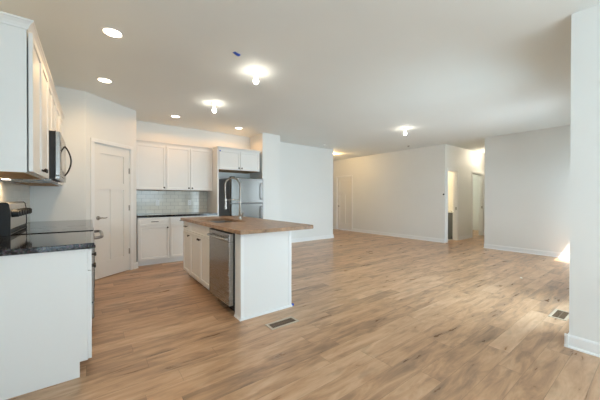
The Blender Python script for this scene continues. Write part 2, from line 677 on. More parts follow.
# diagonal pantry wall with its door opening
DA, DB = Vector((-0.05, 5.0, 0)), Vector((0.64, 5.58, 0))
DL = (DB - DA).length
DANG = math.atan2(DB.y - DA.y, DB.x - DA.x)
DM = T(DA.x, DA.y, 0, DANG)
d0, d1, dh = 0.125, 0.765, 2.04
bm = bmesh.new()
for (a, b_, z0, z1) in ((0, d0, 0, H), (d1, DL, 0, H), (d0, d1, dh, H)):
    box(bm, a, b_, 0, 0.1, z0, z1, mat=DM)
struct('wall_pantry', bm, MT['wall'], 'angled white pantry wall holding the panelled door', 'wall')


def door_unit(name, label, M4, w, h, panels, hinge_left, handle_x, thick=0.1, cas=0.062, leaf_back=0.012, casing_right=True):
    """Closed panelled door in local x (0..w), face looking to -y."""
    root = bpy.data.objects.new(name, None)
    COL.objects.link(root)
    root.matrix_world = M4
    root['kind'] = 'structure'
    root['label'], root['category'] = label, 'door'
    # leaf
    b = bmesh.new()
    t = 0.035
    g = 0.004
    r = bmesh.ops.create_cube(b, size=1.0)
    # build leaf as rails and stiles plus recessed panels
    bmesh.ops.delete(b, geom=list(b.verts), context='VERTS')
    xs = [p for p in panels]
    box(b, g, w - g, leaf_back + 0.014, leaf_back + t, 0.012, h - g)
    # frame members covering everything outside the panels
    zs = sorted({0.012, h - g} | {p[2] for p in panels} | {p[3] for p in panels})
    xsn = sorted({g, w - g} | {p[0] for p in panels} | {p[1] for p in panels})
    for i in range(len(xsn) - 1):
        for j in range(len(zs) - 1):
            cx, cz = (xsn[i] + xsn[i + 1]) / 2, (zs[j] + zs[j + 1]) / 2
            if not any(p[0] < cx < p[1] and p[2] < cz < p[3] for p in panels):
                box(b, xsn[i], xsn[i + 1], leaf_back, leaf_back + 0.0145, zs[j], zs[j + 1])
    bmesh.ops.remove_doubles(b, verts=b.verts, dist=0.0001)
    link('door_leaf', b, MT['door'], root)
    # casing
    b = bmesh.new()
    box(b, -cas, -0.004, -0.016, -0.001, 0, h + cas, 0.004)
    if casing_right:
        box(b, w + 0.004, w + cas, -0.016, -0.001, 0, h + cas, 0.004)
    box(b, -cas, w + cas, -0.018, -0.0015, h + 0.004, h + cas, 0.004)
    link('casing', b, MT['trim'], root)
    b = bmesh.new()
    box(b, 0, 0.0035, 0.002, thick, 0, h)
    box(b, w - 0.0035, w, 0.002, thick, 0, h)
    box(b, 0.0035, w - 0.0035, 0.002, thick, h - 0.0035, h)
    link('jamb', b, MT['trim'], root)
    hx = 0.004 if hinge_left else w - 0.004
    for z in (0.33, 1.06, 1.68):
        b = bmesh.new()
        cyl(b, (hx, leaf_back - 0.006, z - 0.045), (hx, leaf_back - 0.006, z + 0.045), 0.0075, n=12)
        box(b, hx - 0.012, hx + 0.012, leaf_back - 0.003, leaf_back - 0.0005, z - 0.045, z + 0.045)
        link('hinge', b, MT['nickel'], root)
    s = 1 if handle_x < w / 2 else -1
    b = bmesh.new()
    lathe(b, [(0, 0), (0.031, 0), (0.031, 0.006), (0.026, 0.011), (0.011, 0.013), (0.011, 0.045), (0, 0.045)], 24,
          Matrix.Translation((handle_x, leaf_back - 0.0005, 0.925)) @ Matrix.Rotation(PI / 2, 4, 'X'))
    pts = [(handle_x, leaf_back - 0.045, 0.925), (handle_x + s * 0.03, leaf_back - 0.050, 0.926),
           (handle_x + s * 0.06, leaf_back - 0.050, 0.920), (handle_x + s * 0.09, leaf_back - 0.048, 0.922), (handle_x + s * 0.112, leaf_back - 0.046, 0.930)]
    tube(b, pts, [0.010, 0.009, 0.008, 0.007, 0.006], 10)
    link('door_handle', b, MT['nickel'], root, smooth=True)
    return root


def five_panel(w):
    """Wide panel over two tall panels, craftsman style."""
    st = 0.115
    return [(st, w - st, 1.50, 1.90), (st, w / 2 - 0.045, 0.26, 1.36), (w / 2 + 0.045, w - st, 0.26, 1.36)]


w_ = d1 - d0
door_unit('door_1', 'closed white three-panel pantry door with lever handle in the angled wall', T(DA.x, DA.y, 0, DANG) @ Matrix.Translation((d0, 0, 0)),
          w_, dh, [(0.11, w_ - 0.11, 1.46, 1.90), (0.11, w_ / 2 - 0.04, 0.26, 1.36), (w_ / 2 + 0.04, w_ - 0.11, 0.26, 1.36)], False, 0.068)
# far door: face looks to -x, local x runs toward -y  (hinges on its right, seen from the room)
wf = FD[1] - FD[0]
door_unit('door_2', 'closed cream door at the left end of the far wall', Matrix.Translation((XF, FD[1], 0)) @ Matrix.Rotation(-PI / 2, 4, 'Z'),
          wf, FD[3], five_panel(wf), False, 0.065, thick=0.12, leaf_back=0.03)


def opening_trim(name, label, x0, x1, h, y0, y1):
    root = bpy.data.objects.new(name, None)
    COL.objects.link(root)
    root.location = (x0, y0, 0)
    root['kind'] = 'structure'
    root['label'], root['category'] = label, 'doorway'
    w = x1 - x0
    b = bmesh.new()
    c = 0.062
    box(b, -c, -0.002, -0.016, -0.001, 0, h + c, 0.004)
    box(b, w + 0.002, w + c, -0.016, -0.001, 0, h + c, 0.004)
    box(b, -c, w + c, -0.018, -0.0015, h + 0.002, h + c, 0.004)
    link('casing', b, MT['trim'], root)
    b = bmesh.new()
    box(b, 0, 0.014, 0.002, y1 - y0, 0, h)
    box(b, w - 0.014, w, 0.002, y1 - y0, 0, h)
    box(b, 0.014, w - 0.014, 0.002, y1 - y0, h - 0.014, h)
    box(b, w - 0.024, w - 0.014, 0.045, 0.065, 0, h - 0.014)
    link('jamb', b, MT['trim'], root)
    b = bmesh.new()
    box(b, w - 0.0165, w - 0.014, 0.010, 0.040, 0.90, 0.98)
    link('strike_plate', b, MT['nickel'], root)
    return root


opening_trim('door_3', 'open doorway to the bathroom, nearer of the two in the corridor', BD[0], BD[1], BD[3], 3.72, 3.84)
opening_trim('door_4', 'open doorway to a dim room, farther of the two in the corridor', SD[0], SD[1], SD[3], 3.72, 3.84)


def window(name, label, M4, w, z0, z1, mullions):
    root = bpy.data.objects.new(name, None)
    COL.objects.link(root)
    root.matrix_world = M4
    root['kind'] = 'structure'
    root['label'], root['category'] = label, 'window'
    b = bmesh.new()
    f = 0.05
    box(b, 0.001, f, 0.02, 0.09, z0 + 0.001, z1 - 0.001)
    box(b, w - f, w - 0.001, 0.02, 0.09, z0 + 0.001, z1 - 0.001)
    box(b, f, w - f, 0.02, 0.09, z0 + 0.001, z0 + f)
    box(b, f, w - f, 0.02, 0.09, z1 - f, z1 - 0.001)
    for k in range(1, mullions + 1):
        x = w * k / (mullions + 1)
        box(b, x - 0.03, x + 0.03, 0.02, 0.09, z0 + f, z1 - f)
    link('window_frame', b, MT['trim'], root)
    for k in range(mullions + 1):
        xa = (f if k == 0 else w * k / (mullions + 1) + 0.03)
        xb = (w - f if k == mullions else w * (k + 1) / (mullions + 1) - 0.03)
        b = bmesh.new()
        box(b, xa, xb, 0.052, 0.058, z0 + f, z1 - f)
        link('pane', b, MT['glass'], root)
    return root


window('window_1', 'wide white framed window behind the viewpoint', Matrix.Translation((RW[1], -2.63, 0)) @ Matrix.Rotation(PI, 4, 'Z'), RW[1] - RW[0], RW[2], RW[3], 2)
window('window_2', 'glazed sliding door in the left wall beside the viewpoint', Matrix.Translation((XL, LW[0], 0)) @ Matrix.Rotation(PI / 2, 4, 'Z'), LW[1] - LW[0], LW[2], LW[3], 1)
window('window_3', 'glazed exterior door near the right wall corner', Matrix.Translation((ND[1], 0.487, 0)) @ Matrix.Rotation(PI, 4, 'Z'), ND[1] - ND[0], ND[2], ND[3], 0)

window('window_4', 'exterior window beside the glazed door', Matrix.Translation((NW[1], 0.487, 0)) @ Matrix.Rotation(PI, 4, 'Z'), NW[1] - NW[0], NW[2], NW[3], 0)

window('window_5', 'glazed patio door next to the near right wall end', Matrix.Translation((PD[1], 0.487, 0)) @ Matrix.Rotation(PI, 4, 'Z'), PD[1] - PD[0], PD[2], PD[3], 0)

# baseboards: profile runs along a segment, standing off the wall toward its left-hand normal
BBP = [(0, 0), (0.014, 0), (0.014, 0.088), (0.010, 0.098), (0.004, 0.104), (0, 0.104)]
BSHOE = [(0.014, 0), (0.026, 0), (0.024, 0.010), (0.014, 0.018)]


def baseboard(name, label, segs):
    b = bmesh.new()
    for (ax, ay, bx_, by, nx, ny) in segs:
        L = math.hypot(bx_ - ax, by - ay)
        tx, ty = (bx_ - ax) / L, (by - ay) / L
        mt = Matrix(((nx, tx, 0, ax + nx * 0.0008), (ny, ty, 0, ay + ny * 0.0008), (0, 0, 1, 0.0005), (0, 0, 0, 1)))
        prism(b, BBP, 'y', 0, L, mt)
        prism(b, BSHOE, 'y', 0, L, mt)
    o = link(name, b, MT['trim'])
    o['kind'] = 'structure'
    o['label'], o['category'] = label, 'baseboard'
    return o


baseboard('baseboard_near_right', 'white baseboard round the near right wall end', [(3.16, -2.6, 3.16, 0.513, -1, 0), (3.134, 0.487, PD[0] - 0.01, 0.487, 0, 1), (PD[1] + 0.01, 0.487, ND[0] - 0.01, 0.487, 0, 1)])
baseboard('baseboard_right', 'white baseboard along the right wall', [(XF, 0.515, XF, 2.75, -1, 0)])
baseboard('baseboard_far', 'white baseboard along the far wall', [(XF, 3.72, XF, FD[0] - 0.064, -1, 0), (XF, FD[1] + 0.064, XF, 9.0, -1, 0)])
baseboard('baseboard_back', 'white baseboard along the living area back wall', [(3.69, YB, 6.046, YB, 0, -1), (6.02, YB - 0.026, 6.02, 9.0, 1, 0)])
baseboard('baseboard_refrigerator_side', 'white baseboard round the wall block by the refrigerator', [(3.17, 5.64, 3.686, 5.64, 0, -1), (3.66, 5.614, 3.66, YB - 0.03, 1, 0)])
baseboard('baseboard_corridor', 'white baseboard along the corridor wall between doorways', [(BD[1] + 0.064, 3.72, SD[0] - 0.064, 3.72, 0, -1), (SD[1] + 0.064, 3.72, 12.0, 3.72, 0, -1)])
baseboard('baseboard_corridor_right', 'white baseboard along the right corridor wall', [(XF + 0.02, 2.75, 12.0, 2.75, 0, 1)])
tn = (math.cos(DANG), math.sin(DANG))
nn = (tn[1], -tn[0])
e0 = DA + Vector((tn[0], tn[1], 0)) * (d1 + 0.064)
baseboard('baseboard_pantry', 'short white baseboard right of the pantry door', [(e0.x, e0.y, DB.x + tn[0] * 0.02, DB.y + tn[1] * 0.02, nn[0], nn[1])])
baseboard('baseboard_rooms', 'baseboards inside the two rooms off the corridor', [(9.44, 6.5, 12.0, 6.5, 0, -1), (9.44, 3.85, 9.44, 6.47, 1, 0)])

# ------------------------------------------------------------------ hardware
def knob_bm(x, y, z):
    b = bmesh.new()
    lathe(b, [(0, 0), (0.008, 0), (0.006, 0.012), (0.014, 0.018), (0.016, 0.024), (0.012, 0.030), (0, 0.031)], 16,
          Matrix.Translation((x, y, z)) @ Matrix.Rotation(PI / 2, 4, 'X'))
    return b


def pull_bm(x, y, z, L=0.12):
    b = bmesh.new()
    tube(b, [(x - L / 2, y - 0.028, z), (x + L / 2, y - 0.028, z)], 0.006, 10)
    for s in (-1, 1):
        tube(b, [(x + s * L * 0.37, y - 0.0005, z), (x + s * L * 0.37, y - 0.028, z)], 0.005, 8)
    return b


def add_front(root, kind, x0, x1, z0, z1, hw=None, rail=0.055, off=0.0):
    """A door or drawer front with its hardware; hw = ('knob'|'pull', x, z)."""
    b = bmesh.new()
    shaker(b, x0, x1, z0, z1, -0.021 - off, 0.02, rail)
    f = link(kind, b, MT['cab'], root)
    if hw:
        if hw[0] == 'knob':
            link('knob', knob_bm(hw[1], -0.0205 - off, hw[2]), MT['bronze'], f, smooth=True)
        else:
            link('pull', pull_bm(hw[1], -0.0205, hw[2]), MT['bronze'], f, smooth=True)
    return f


def base_cabinet(label, loc, rz, w, d=0.585, open_top=False):
    root = thing('base_cabinet', label, 'cabinet', loc, rz)
    b = bmesh.new()
    zt = 0.874
    if open_top:   # a sink bowl hangs inside
        box(b, 0, 0.018, 0, d, 0.105, zt)
        box(b, w - 0.018, w, 0, d, 0.105, zt)
        box(b, 0.018, w - 0.018, d - 0.018, d, 0.105, zt)
        box(b, 0.018, w - 0.018, 0, d - 0.018, 0.105, 0.123)
        box(b, 0.018, w - 0.018, 0, 0.018, 0.123, zt)
    else:
        box(b, 0, w, 0, d, 0.105, zt)
    box(b, 0, w, 0.07, d, 0.0, 0.105)
    link('carcass', b, MT['cab'], root)
    return root


# left run, near cabinet: two drawers over two doors
LF = -0.015
c = base_cabinet('white base cabinet with smooth end panel, nearest the viewer at the left edge', (LF, 2.42, 0), PI / 2, 0.855, d=0.617)
for k in range(2):
    x0, x1 = 0.004 + k * 0.4245, 0.4245 + k * 0.4265
    add_front(c, 'drawer', x0, x1, 0.725, 0.868, ('knob', (x0 + x1) / 2, 0.797), 0.03)
    add_front(c, 'door', x0, x1, 0.108, 0.718, ('knob', x1 - 0.03 if k == 0 else x0 + 0.03, 0.672))
b = bmesh.new()
box(b, -0.006, -0.0008, 0.0, 0.045, 0.105, 0.874)
box(b, -0.006, -0.0008, 0.045, 0.612, 0.0, 0.874)
link('end_panel', b, MT['cab'], c)

c = base_cabinet('white base cabinet between the range and the pantry wall', (LF, 4.05, 0), PI / 2, 0.94, d=0.617)
for k in range(2):
    x0, x1 = 0.004 + k * 0.468, 0.468 + k * 0.468
    add_front(c, 'drawer', x0, x1, 0.725, 0.868, ('knob', (x0 + x1) / 2, 0.797), 0.03)
    add_front(c, 'door', x0, x1, 0.108, 0.718, ('knob', x1 - 0.03 if k == 0 else x0 + 0.03, 0.672))

for (lab, y0, y1) in (('dark speckled granite countertop nearest the viewer at the left edge', 2.39, 3.277), ('dark granite countertop between range and pantry wall', 4.047, 4.994)):
    b = bmesh.new()
    box(b, XL + 0.004, 0.022, y0, y1, 0.876, 0.915, 0.004, seg=2)
    tag(link('granite_countertop', b, MT['granite']), lab, 'countertop')

# back run
BF = 5.655
c = base_cabinet('single-door white base cabinet on the back wall beside the pantry', (0.665, BF, 0), 0, 0.525, d=0.61)
add_front(c, 'drawer', 0.02, 0.520, 0.725, 0.868, ('pull', 0.27, 0.797), 0.03)
add_front(c, 'door', 0.02, 0.520, 0.108, 0.718, ('knob', 0.485, 0.680))
c = base_cabinet('double-door white base cabinet on the back wall left of the refrigerator', (1.192, BF, 0), 0, 0.912, d=0.61)
for k in range(2):
    x0, x1 = 0.005 + k * 0.4535, 0.4535 + k * 0.4535
    add_front(c, 'drawer', x0, x1, 0.725, 0.868, ('pull', (x0 + x1) / 2, 0.797), 0.03)
    add_front(c, 'door', x0, x1, 0.108, 0.718, ('knob', x1 - 0.03 if k == 0 else x0 + 0.03, 0.680))
b = bmesh.new()
box(b, 0.652, 2.106, 5.625, 6.256, 0.876, 0.915, 0.004, seg=2)
tag(link('granite_countertop', b, MT['granite']), 'dark granite countertop on the back wall under the tile backsplash', 'countertop')

# backsplashes
b = bmesh.new()
box(b, 0, 1.452, 0, 0.009, 0, 0.458)
tag(link('tile_backsplash', b, MT['tile'], None, (0.652, 6.259, 0.917)), 'grey white subway tile backsplash on the back wall under the cabinets', 'backsplash')
b = bmesh.new()
box(b, 0, 2.57, 0, 0.009, 0, 0.458)
tag(link('tile_backsplash', b, MT['tile'], None, (XL + 0.0105, 2.42, 0.917), PI / 2), 'subway tile backsplash on the left wall behind the range', 'backsplash')

# ------------------------------------------------------------------ wall cabinets
CROWN = [(0.004, 0.0), (-0.008, 0.0), (-0.011, 0.011), (-0.019, 0.026), (-0.031, 0.041), (-0.036, 0.044), (-0.036, 0.054), (0.004, 0.054)]


def crown(root, x0, x1, z, left_ret=None, right_ret=None, yf=0.0):
    b = bmesh.new()
    xa = x0 - (0.05 if left_ret else 0)
    xb = x1 + (0.05 if right_ret else 0)
    poly = [(yf + p[0], z + p[1]) for p in CROWN]
    prism(b, poly, 'x', x0, x1)
    for side, ret in ((-1, left_ret), (1, right_ret)):
        if not ret:
            continue
        xe = x0 if side < 0 else x1
        # mitred corner and return along the side
        n = len(CROWN)
        A = [b.verts.new((xe - side * p[0], yf + p[0], z + p[1])) for p in CROWN]
        B = [b.verts.new((xe, yf + p[0], z + p[1])) for p in CROWN]
        D = [b.verts.new((xe - side * p[0], yf + ret, z + p[1])) for p in CROWN]
        for i in range(n):
            j = (i + 1) % n
            b.faces.new((A[i], A[j], B[j], B[i]))
            b.faces.new((A[i], A[j], D[j], D[i]))
        b.faces.new(D)
    link('crown_molding', b, MT['cab'], root)


def wall_cabinet(label, loc, rz, w, z0, z1, d, doors, knobs_low=True, crown_l=None, crown_r=None, rail=0.055, raw=True, off=0.0):
    root = thing('wall_cabinet', label, 'cabinet', (loc[0], loc[1], z0), rz)
    h = z1 - z0
    b = bmesh.new()
    box(b, 0, w, 0, d, 0.0, h)
    link('carcass', b, MT['cab'], root)
    if raw:
        b = bmesh.new()
        box(b, 0.018, w - 0.018, 0.018, d - 0.004, -0.003, -0.0005)
        link('underside', b, MT['raw'], root)
    n = doors
    dw = w / n
    for k in range(n):
        x0, x1 = k * dw + 0.004, (k + 1) * dw - 0.004
        kx = x1 - 0.03 if (k == 0) else x0 + 0.03
        add_front(root, 'door', x0, x1, 0.006, h - 0.012, ('knob', kx, 0.045), rail, off)
    crown(root, 0, w, h, crown_l, crown_r)
    return root


UF = -0.317
ud = -UF + XL
ud = abs(XL - UF) - 0.004
wall_cabinet('white double-door wall cabinet at the upper left edge with bare wood underside', (UF, 2.42), PI / 2, 0.855, 1.385, 2.275, ud, 2, crown_l=ud, off=0.007)
wall_cabinet('short white wall cabinet directly above the microwave', (UF, 3.277), PI / 2, 0.766, 1.825, 2.275, ud, 2)
wall_cabinet('white wall cabinet between the microwave and the pantry wall', (UF, 4.045), PI / 2, 0.945, 1.385, 2.275, ud, 2)

wall_cabinet('single-door white wall cabinet over the backsplash beside the pantry', (0.665, 5.945), 0, 0.518, 1.385, 2.255, 0.32, 1)
wall_cabinet('double-door white wall cabinet over the backsplash left of the refrigerator', (1.185, 5.945), 0, 0.919, 1.385, 2.255, 0.32, 2)
b = bmesh.new()
box(b, 2.107, 2.135, 5.64, 6.262, 0.0, 2.255)
tag(link('refrigerator_side_panel', b, MT['cab']), 'tall white panel standing on the left side of the refrigerator', 'cabinet panel')
fc = wall_cabinet('deep white two-door cabinet mounted above the refrigerator', (2.137, 5.655), 0, 0.955, 1.835, 2.255, 0.605, 2, crown_l=0.24, crown_r=0.60)
b = bmesh.new()
box(b, 0.012, 0.040, -0.0235, -0.0212, 0.370, 0.396)
link('blue_sticker', b, MT['tape'], fc)['label'] = 'small dark blue sticker on the upper left door corner'

# ------------------------------------------------------------------ range
rg = thing('range', 'stainless steel electric range with black glass cooktop between the left cabinets', 'range', (0.0, 3.285, 0), PI / 2)
W = 0.755
b = bmesh.new()
box(b, 0, W, 0.02, 0.612, 0.03, 0.895)
for x in (0.05, W - 0.05):
    for y in (0.08, 0.55):
        cyl(b, (x, y, 0), (x, y, 0.031), 0.018, n=10)
link('body', b, MT['steel_dark'], rg)
b = bmesh.new()
box(b, 0, W, -0.022, 0.530, 0.896, 0.921, 0.004, seg=2)
ct = link('cooktop', b, MT['blackglass'], rg)
for (x, y, r) in ((0.2, 0.12, 0.10), (0.56, 0.12, 0.078), (0.2, 0.38, 0.078), (0.56, 0.38, 0.10)):
    b = bmesh.new()
    lathe(b, [(r, 0.9213), (r, 0.9218), (r - 0.004, 0.9218), (r - 0.004, 0.9213)], 36, Matrix.Translation((x, y, 0)))
    link('burner_ring', b, MT['steel_dark'], ct)
bg = bmesh.new()
prism(bg, [(0.535, 0.897), (0.612, 0.897), (0.612, 1.185), (0.560, 1.185), (0.545, 1.172), (0.535, 1.10)], 'x', 0.012, W - 0.012)
bgo = link('backguard', bg, MT['steel_light'], rg, bevel=0.004)
for xe in (0.0, W - 0.012):
    b = bmesh.new()
    prism(b, [(0.530, 0.897), (0.613, 0.897), (0.613, 1.187), (0.556, 1.187), (0.540, 1.174), (0.530, 1.10)], 'x', xe, xe + 0.0115)
    link('end_cap', b, MT['black'], bgo)
b = bmesh.new()
box(b, 0.013, W - 0.013, 0.5305, 0.5345, 0.925, 0.962)  # black strip stands in for the shaded gap below the panel
link('gap_strip', b, MT['black'], bgo)
for x in (0.085, 0.20, 0.315, 0.44, 0.555, 0.67):
    b = bmesh.new()
    cyl(b, (x, 0.534, 1.092), (x, 0.490, 1.092), 0.033, 0.029, n=18)
    box(b, x - 0.005, x + 0.005, 0.482, 0.491, 1.070, 1.114)
    link('knob', b, MT['black'], bgo)
b = bmesh.new()
box(b, 0.006, W - 0.006, -0.030, 0.018, 0.235, 0.885, 0.006)
od = link('oven_door', b, MT['steel'], rg)
b = bmesh.new()
box(b, 0.09, W - 0.09, -0.033, -0.0305, 0.35, 0.72)
link('oven_window', b, MT['blackglass'], od)
b = bmesh.new()
pts = [(0.06, -0.031, 0.838), (0.062, -0.060, 0.840), (0.075, -0.080, 0.842), (0.10, -0.090, 0.843)] + [(0.10 + (W - 0.20) * k / 10, -0.090 - 0.008 * math.sin(PI * k / 10), 0.843) for k in range(1, 10)] + [(W - 0.10, -0.090, 0.843), (W - 0.075, -0.080, 0.842), (W - 0.062, -0.060, 0.840), (W - 0.06, -0.031, 0.838)]
tube(b, pts, 0.015, 12)
link('handle', b, MT['steel_dark'], od, smooth=True)
b = bmesh.new()
box(b, 0.006, W - 0.006, -0.028, 0.018, 0.075, 0.225, 0.006)
link('drawer', b, MT['steel'], rg)

# ------------------------------------------------------------------ microwave
mw = thing('microwave', 'over-the-range microwave with bowed handle hanging under the left cabinets', 'microwave', (-0.25, 3.283, 1.395), PI / 2)
W, Hm = 0.755, 0.425
b = bmesh.new()
box(b, 0, W, 0, 0.38, 0.0, Hm, 0.003)
link('body', b, MT['black'], mw)
b = bmesh.new()
box(b, 0.0, 0.555, -0.036, -0.001, 0.03, Hm - 0.002, 0.004)
dr = link('door', b, MT['steel'], mw)
b = bmesh.new()
box(b, 0.06, 0.47, -0.038, -0.0365, 0.09, Hm - 0.07)
link('window', b, MT['blackglass'], dr)
b = bmesh.new()
pts = [(0.52, -0.036 - 0.052 * math.sin(PI * k / 12) ** 0.8, 0.06 + 0.31 * k / 12) for k in range(13)]
tube(b, pts, 0.0075, 10)
link('handle', b, MT['bronze'], dr, smooth=True)
b = bmesh.new()
box(b, 0.559, W, -0.036, -0.001, 0.03, Hm - 0.002, 0.004)
link('control_panel', b, MT['blackglass'], mw)
b = bmesh.new()
box(b, 0.0, W, -0.034, -0.001, 0.0, 0.027, 0.003)
link('vent_strip', b, MT['steel'], mw)
b = bmesh.new()
box(b, 0.03, W - 0.03, 0.03, 0.35, -0.012, -0.0005)
ub = link('bottom_plate', b, MT['steel'], mw)
b = bmesh.new()
box(b, 0.08, 0.15, 0.30, 0.345, -0.0145, -0.0125)
link('task_lamp', b, MT['lens'], ub)
area_lamp('task_lamp', (XL + 0.07, 3.40, 1.372), (0, 0, -1), 0.06, 0.04, 1.6, (1.0, 0.72, 0.42))
for x in (0.19, 0.42):
    b = bmesh.new()
    box(b, x + 0.01, x + 0.2, 0.08, 0.22, -0.0145, -0.0125)
    link('grease_filter', b, MT['steel_dark'], ub)

# ------------------------------------------------------------------ refrigerator
fr = thing('refrigerator', 'stainless steel top-freezer refrigerator in the cabinet recess', 'refrigerator', (2.36, 5.60, 0))
W = 0.765
b = bmesh.new()
box(b, 0, W, 0.0, 0.63, 0.03, 1.665, 0.006)
for x in (0.05, W - 0.05):
    for y in (0.05, 0.58):
        cyl(b, (x, y, 0), (x, y, 0.031), 0.02, n=10)
link('body', b, MT['steel_dark'], fr)
b = bmesh.new()
box(b, 0.0, W, -0.085, -0.004, 1.122, 1.668, 0.012, seg=3)
fz = link('freezer_door', b, MT['fridge_steel'], fr)
b = bmesh.new()
box(b, 0.0, W, -0.085, -0.004, 0.10, 1.112, 0.012, seg=3)
fd = link('refrigerator_door', b, MT['fridge_steel'], fr)
for (p, za, zb) in ((fz, 1.20, 1.56), (fd, 0.55, 1.05)):
    b = bmesh.new()
    x = W - 0.06
    tube(b, [(x, -0.086, za), (x, -0.128, za + 0.02), (x, -0.135, za + 0.05), (x, -0.135, zb - 0.05), (x, -0.128, zb - 0.02), (x, -0.086, zb)], 0.011, 10)
    link('handle', b, MT['steel'], p, smooth=True)
b = bmesh.new()
box(b, 0.02, W - 0.02, -0.05, -0.002, 0.035, 0.095)
link('toe_grille', b, MT['black'], fr)
b = bmesh.new()
box(b, 0.01, 0.09, -0.07, 0.05, 1.669, 1.69, 0.004)
link('hinge_cover', b, MT['black'], fr)

# ------------------------------------------------------------------ island
IX = 1.19                                   # carcass front plane, fronts face -x
c = base_cabinet('narrow island base cabinet with one drawer, at the far end from the viewer', (IX, 4.610, 0), -PI / 2, 0.378, d=0.60)
add_front(c, 'drawer', 0.005, 0.373, 0.725, 0.868, ('pull', 0.19, 0.797), 0.03)
add_front(c, 'door', 0.005, 0.373, 0.108, 0.718, ('knob', 0.345, 0.672))
c = base_cabinet('island sink base cabinet with two doors beside the dishwasher', (IX, 4.230, 0), -PI / 2, 0.905, d=0.60, open_top=True)
add_front(c, 'false_front', 0.005, 0.900, 0.725, 0.868, None, 0.03)
add_front(c, 'door', 0.005, 0.450, 0.108, 0.718, ('knob', 0.420, 0.672))
add_front(c, 'door', 0.455, 0.900, 0.108, 0.718, ('knob', 0.485, 0.672))

dw = thing('dishwasher', 'stainless steel dishwasher built into the near end of the island', 'dishwasher', (IX, 3.318, 0), -PI / 2)
W = 0.598
b = bmesh.new()
box(b, 0.004, W - 0.004, 0.0, 0.57, 0.10, 0.865)
box(b, 0.02, W - 0.02, 0.05, 0.55, 0.0, 0.10)
link('body', b, MT['black'], dw)
b = bmesh.new()
box(b, 0.003, W - 0.003, -0.052, -0.001, 0.105, 0.770, 0.005, seg=2)
box(b, 0.003, W - 0.003, -0.052, -0.001, 0.770, 0.858, 0.005, seg=2)
dd = link('door', b, MT['steel'], dw)
b = bmesh.new()
pts = [(0.03, -0.052, 0.800), (0.035, -0.082, 0.800)] + [(0.06 + (W - 0.12) * k / 8, -0.088 - 0.006 * math.sin(PI * k / 8), 0.800 - 0.004 * math.sin(PI * k / 8)) for k in range(9)] + [(W - 0.035, -0.082, 0.800), (W - 0.03, -0.052, 0.800)]
tube(b, pts, 0.011, 10)
link('handle', b, MT['steel'], dd, smooth=True)
b = bmesh.new()
box(b, 0.005, W - 0.005, -0.050, -0.004, 0.8585, 0.866)
link('control_strip', b, MT['black'], dd)
b = bmesh.new()
box(b, 0.505, 0.55, -0.0535, -0.0522, 0.155, 0.172)  # small bright plate stands in for a tiny reflection on the door
link('glint_plate', b, MT['nickel'], dd)

# island end wall panel
ip = thing('island_end_panel', 'white island end panel with corner trim, facing the viewer', 'cabinet panel', (1.205, 2.575, 0))
PWD, PT = 0.609, 0.135
b = bmesh.new()
box(b, 0, PWD, 0, PT, 0, 0.874)
link('panel', b, MT['cab'], ip)
b = bmesh.new()
box(b, -0.006, 0.030, -0.006, -0.0005, 0.02, 0.873)
box(b, -0.006, -0.0005, -0.0005, PT, 0.02, 0.873)
link('corner_trim', b, MT['trim'], ip)
b = bmesh.new()
box(b, PWD - 0.026, PWD + 0.006, -0.006, -0.0005, 0.02, 0.873)
box(b, PWD + 0.0005, PWD + 0.006, -0.0005, PT, 0.02, 0.873)
link('corner_trim', b, MT['trim'], ip)
b = bmesh.new()
prism(b, [(-0.0005, 0), (-0.019, 0), (-0.017, 0.010), (-0.007, 0.019), (-0.0005, 0.019)], 'x', -0.018, PWD + 0.012)
prism(b, [(-0.0005, 0), (-0.019, 0), (-0.017, 0.010), (-0.007, 0.019), (-0.0005, 0.019)], 'y', -0.018, PT)
link('shoe_molding', b, MT['trim'], ip)
b = bmesh.new()
box(b, 1.796, 1.814, 2.712, 4.61, 0, 0.874)
tag(link('island_back_panel', b, MT['cab']), 'white back panel of the island under the counter overhang', 'cabinet panel')

# countertop with a real sink cut-out: rounded corners on the seating side
SX0, SX1, SY0, SY1 = 1.265, 1.685, 3.42, 4.16
CX0, CX1, CY0, CY1 = 1.138, 2.085, 2.452, 4.655


def rounded_rect(x0, x1, y0, y1, rs, n=8):
    """rs radii for corners (x0y0, x1y0, x1y1, x0y1), counter-clockwise."""
    out = []
    for (cx, cy, a0, r) in ((x0, y0, PI, rs[0]), (x1, y0, 1.5 * PI, rs[1]), (x1, y1, 0, rs[2]), (x0, y1, 0.5 * PI, rs[3])):
        ox = cx + (r if cx == x0 else -r)
        oy = cy + (r if cy == y0 else -r)
        for k in range(n + 1):
            a = a0 + 0.5 * PI * k / n
            out.append((ox + r * math.cos(a), oy + r * math.sin(a)))
    return out


outer = rounded_rect(CX0, CX1, CY0, CY1, (0.012, 0.075, 0.075, 0.012))
inner = rounded_rect(SX0, SX1, SY0, SY1, (0.03, 0.03, 0.03, 0.03))
b = bmesh.new()
z0, z1 = 0.876, 0.915
ring = {}
for key, pts in (('o', outer), ('i', inner)):
    for z in (z0, z1):
        ring[key, z] = [b.verts.new((p[0], p[1], z)) for p in pts]
n = len(outer)
for i in range(n):
    j = (i + 1) % n
    b.faces.new((ring['o', z0][i], ring['o', z0][j], ring['o', z1][j], ring['o', z1][i]))
    b.faces.new((ring['i', z0][j], ring['i', z0][i], ring['i', z1][i], ring['i', z1][j]))
    b.faces.new((ring['o', z1][i], ring['o', z1][j], ring['i', z1][j], ring['i', z1][i]))
    b.faces.new((ring['o', z0][j], ring['o', z0][i], ring['i', z0][i], ring['i', z0][j]))
tag(link('island_countertop', b, MT['laminate'], bevel=0.004), 'brown stone-look island countertop with rounded corner and sink cut-out', 'countertop')

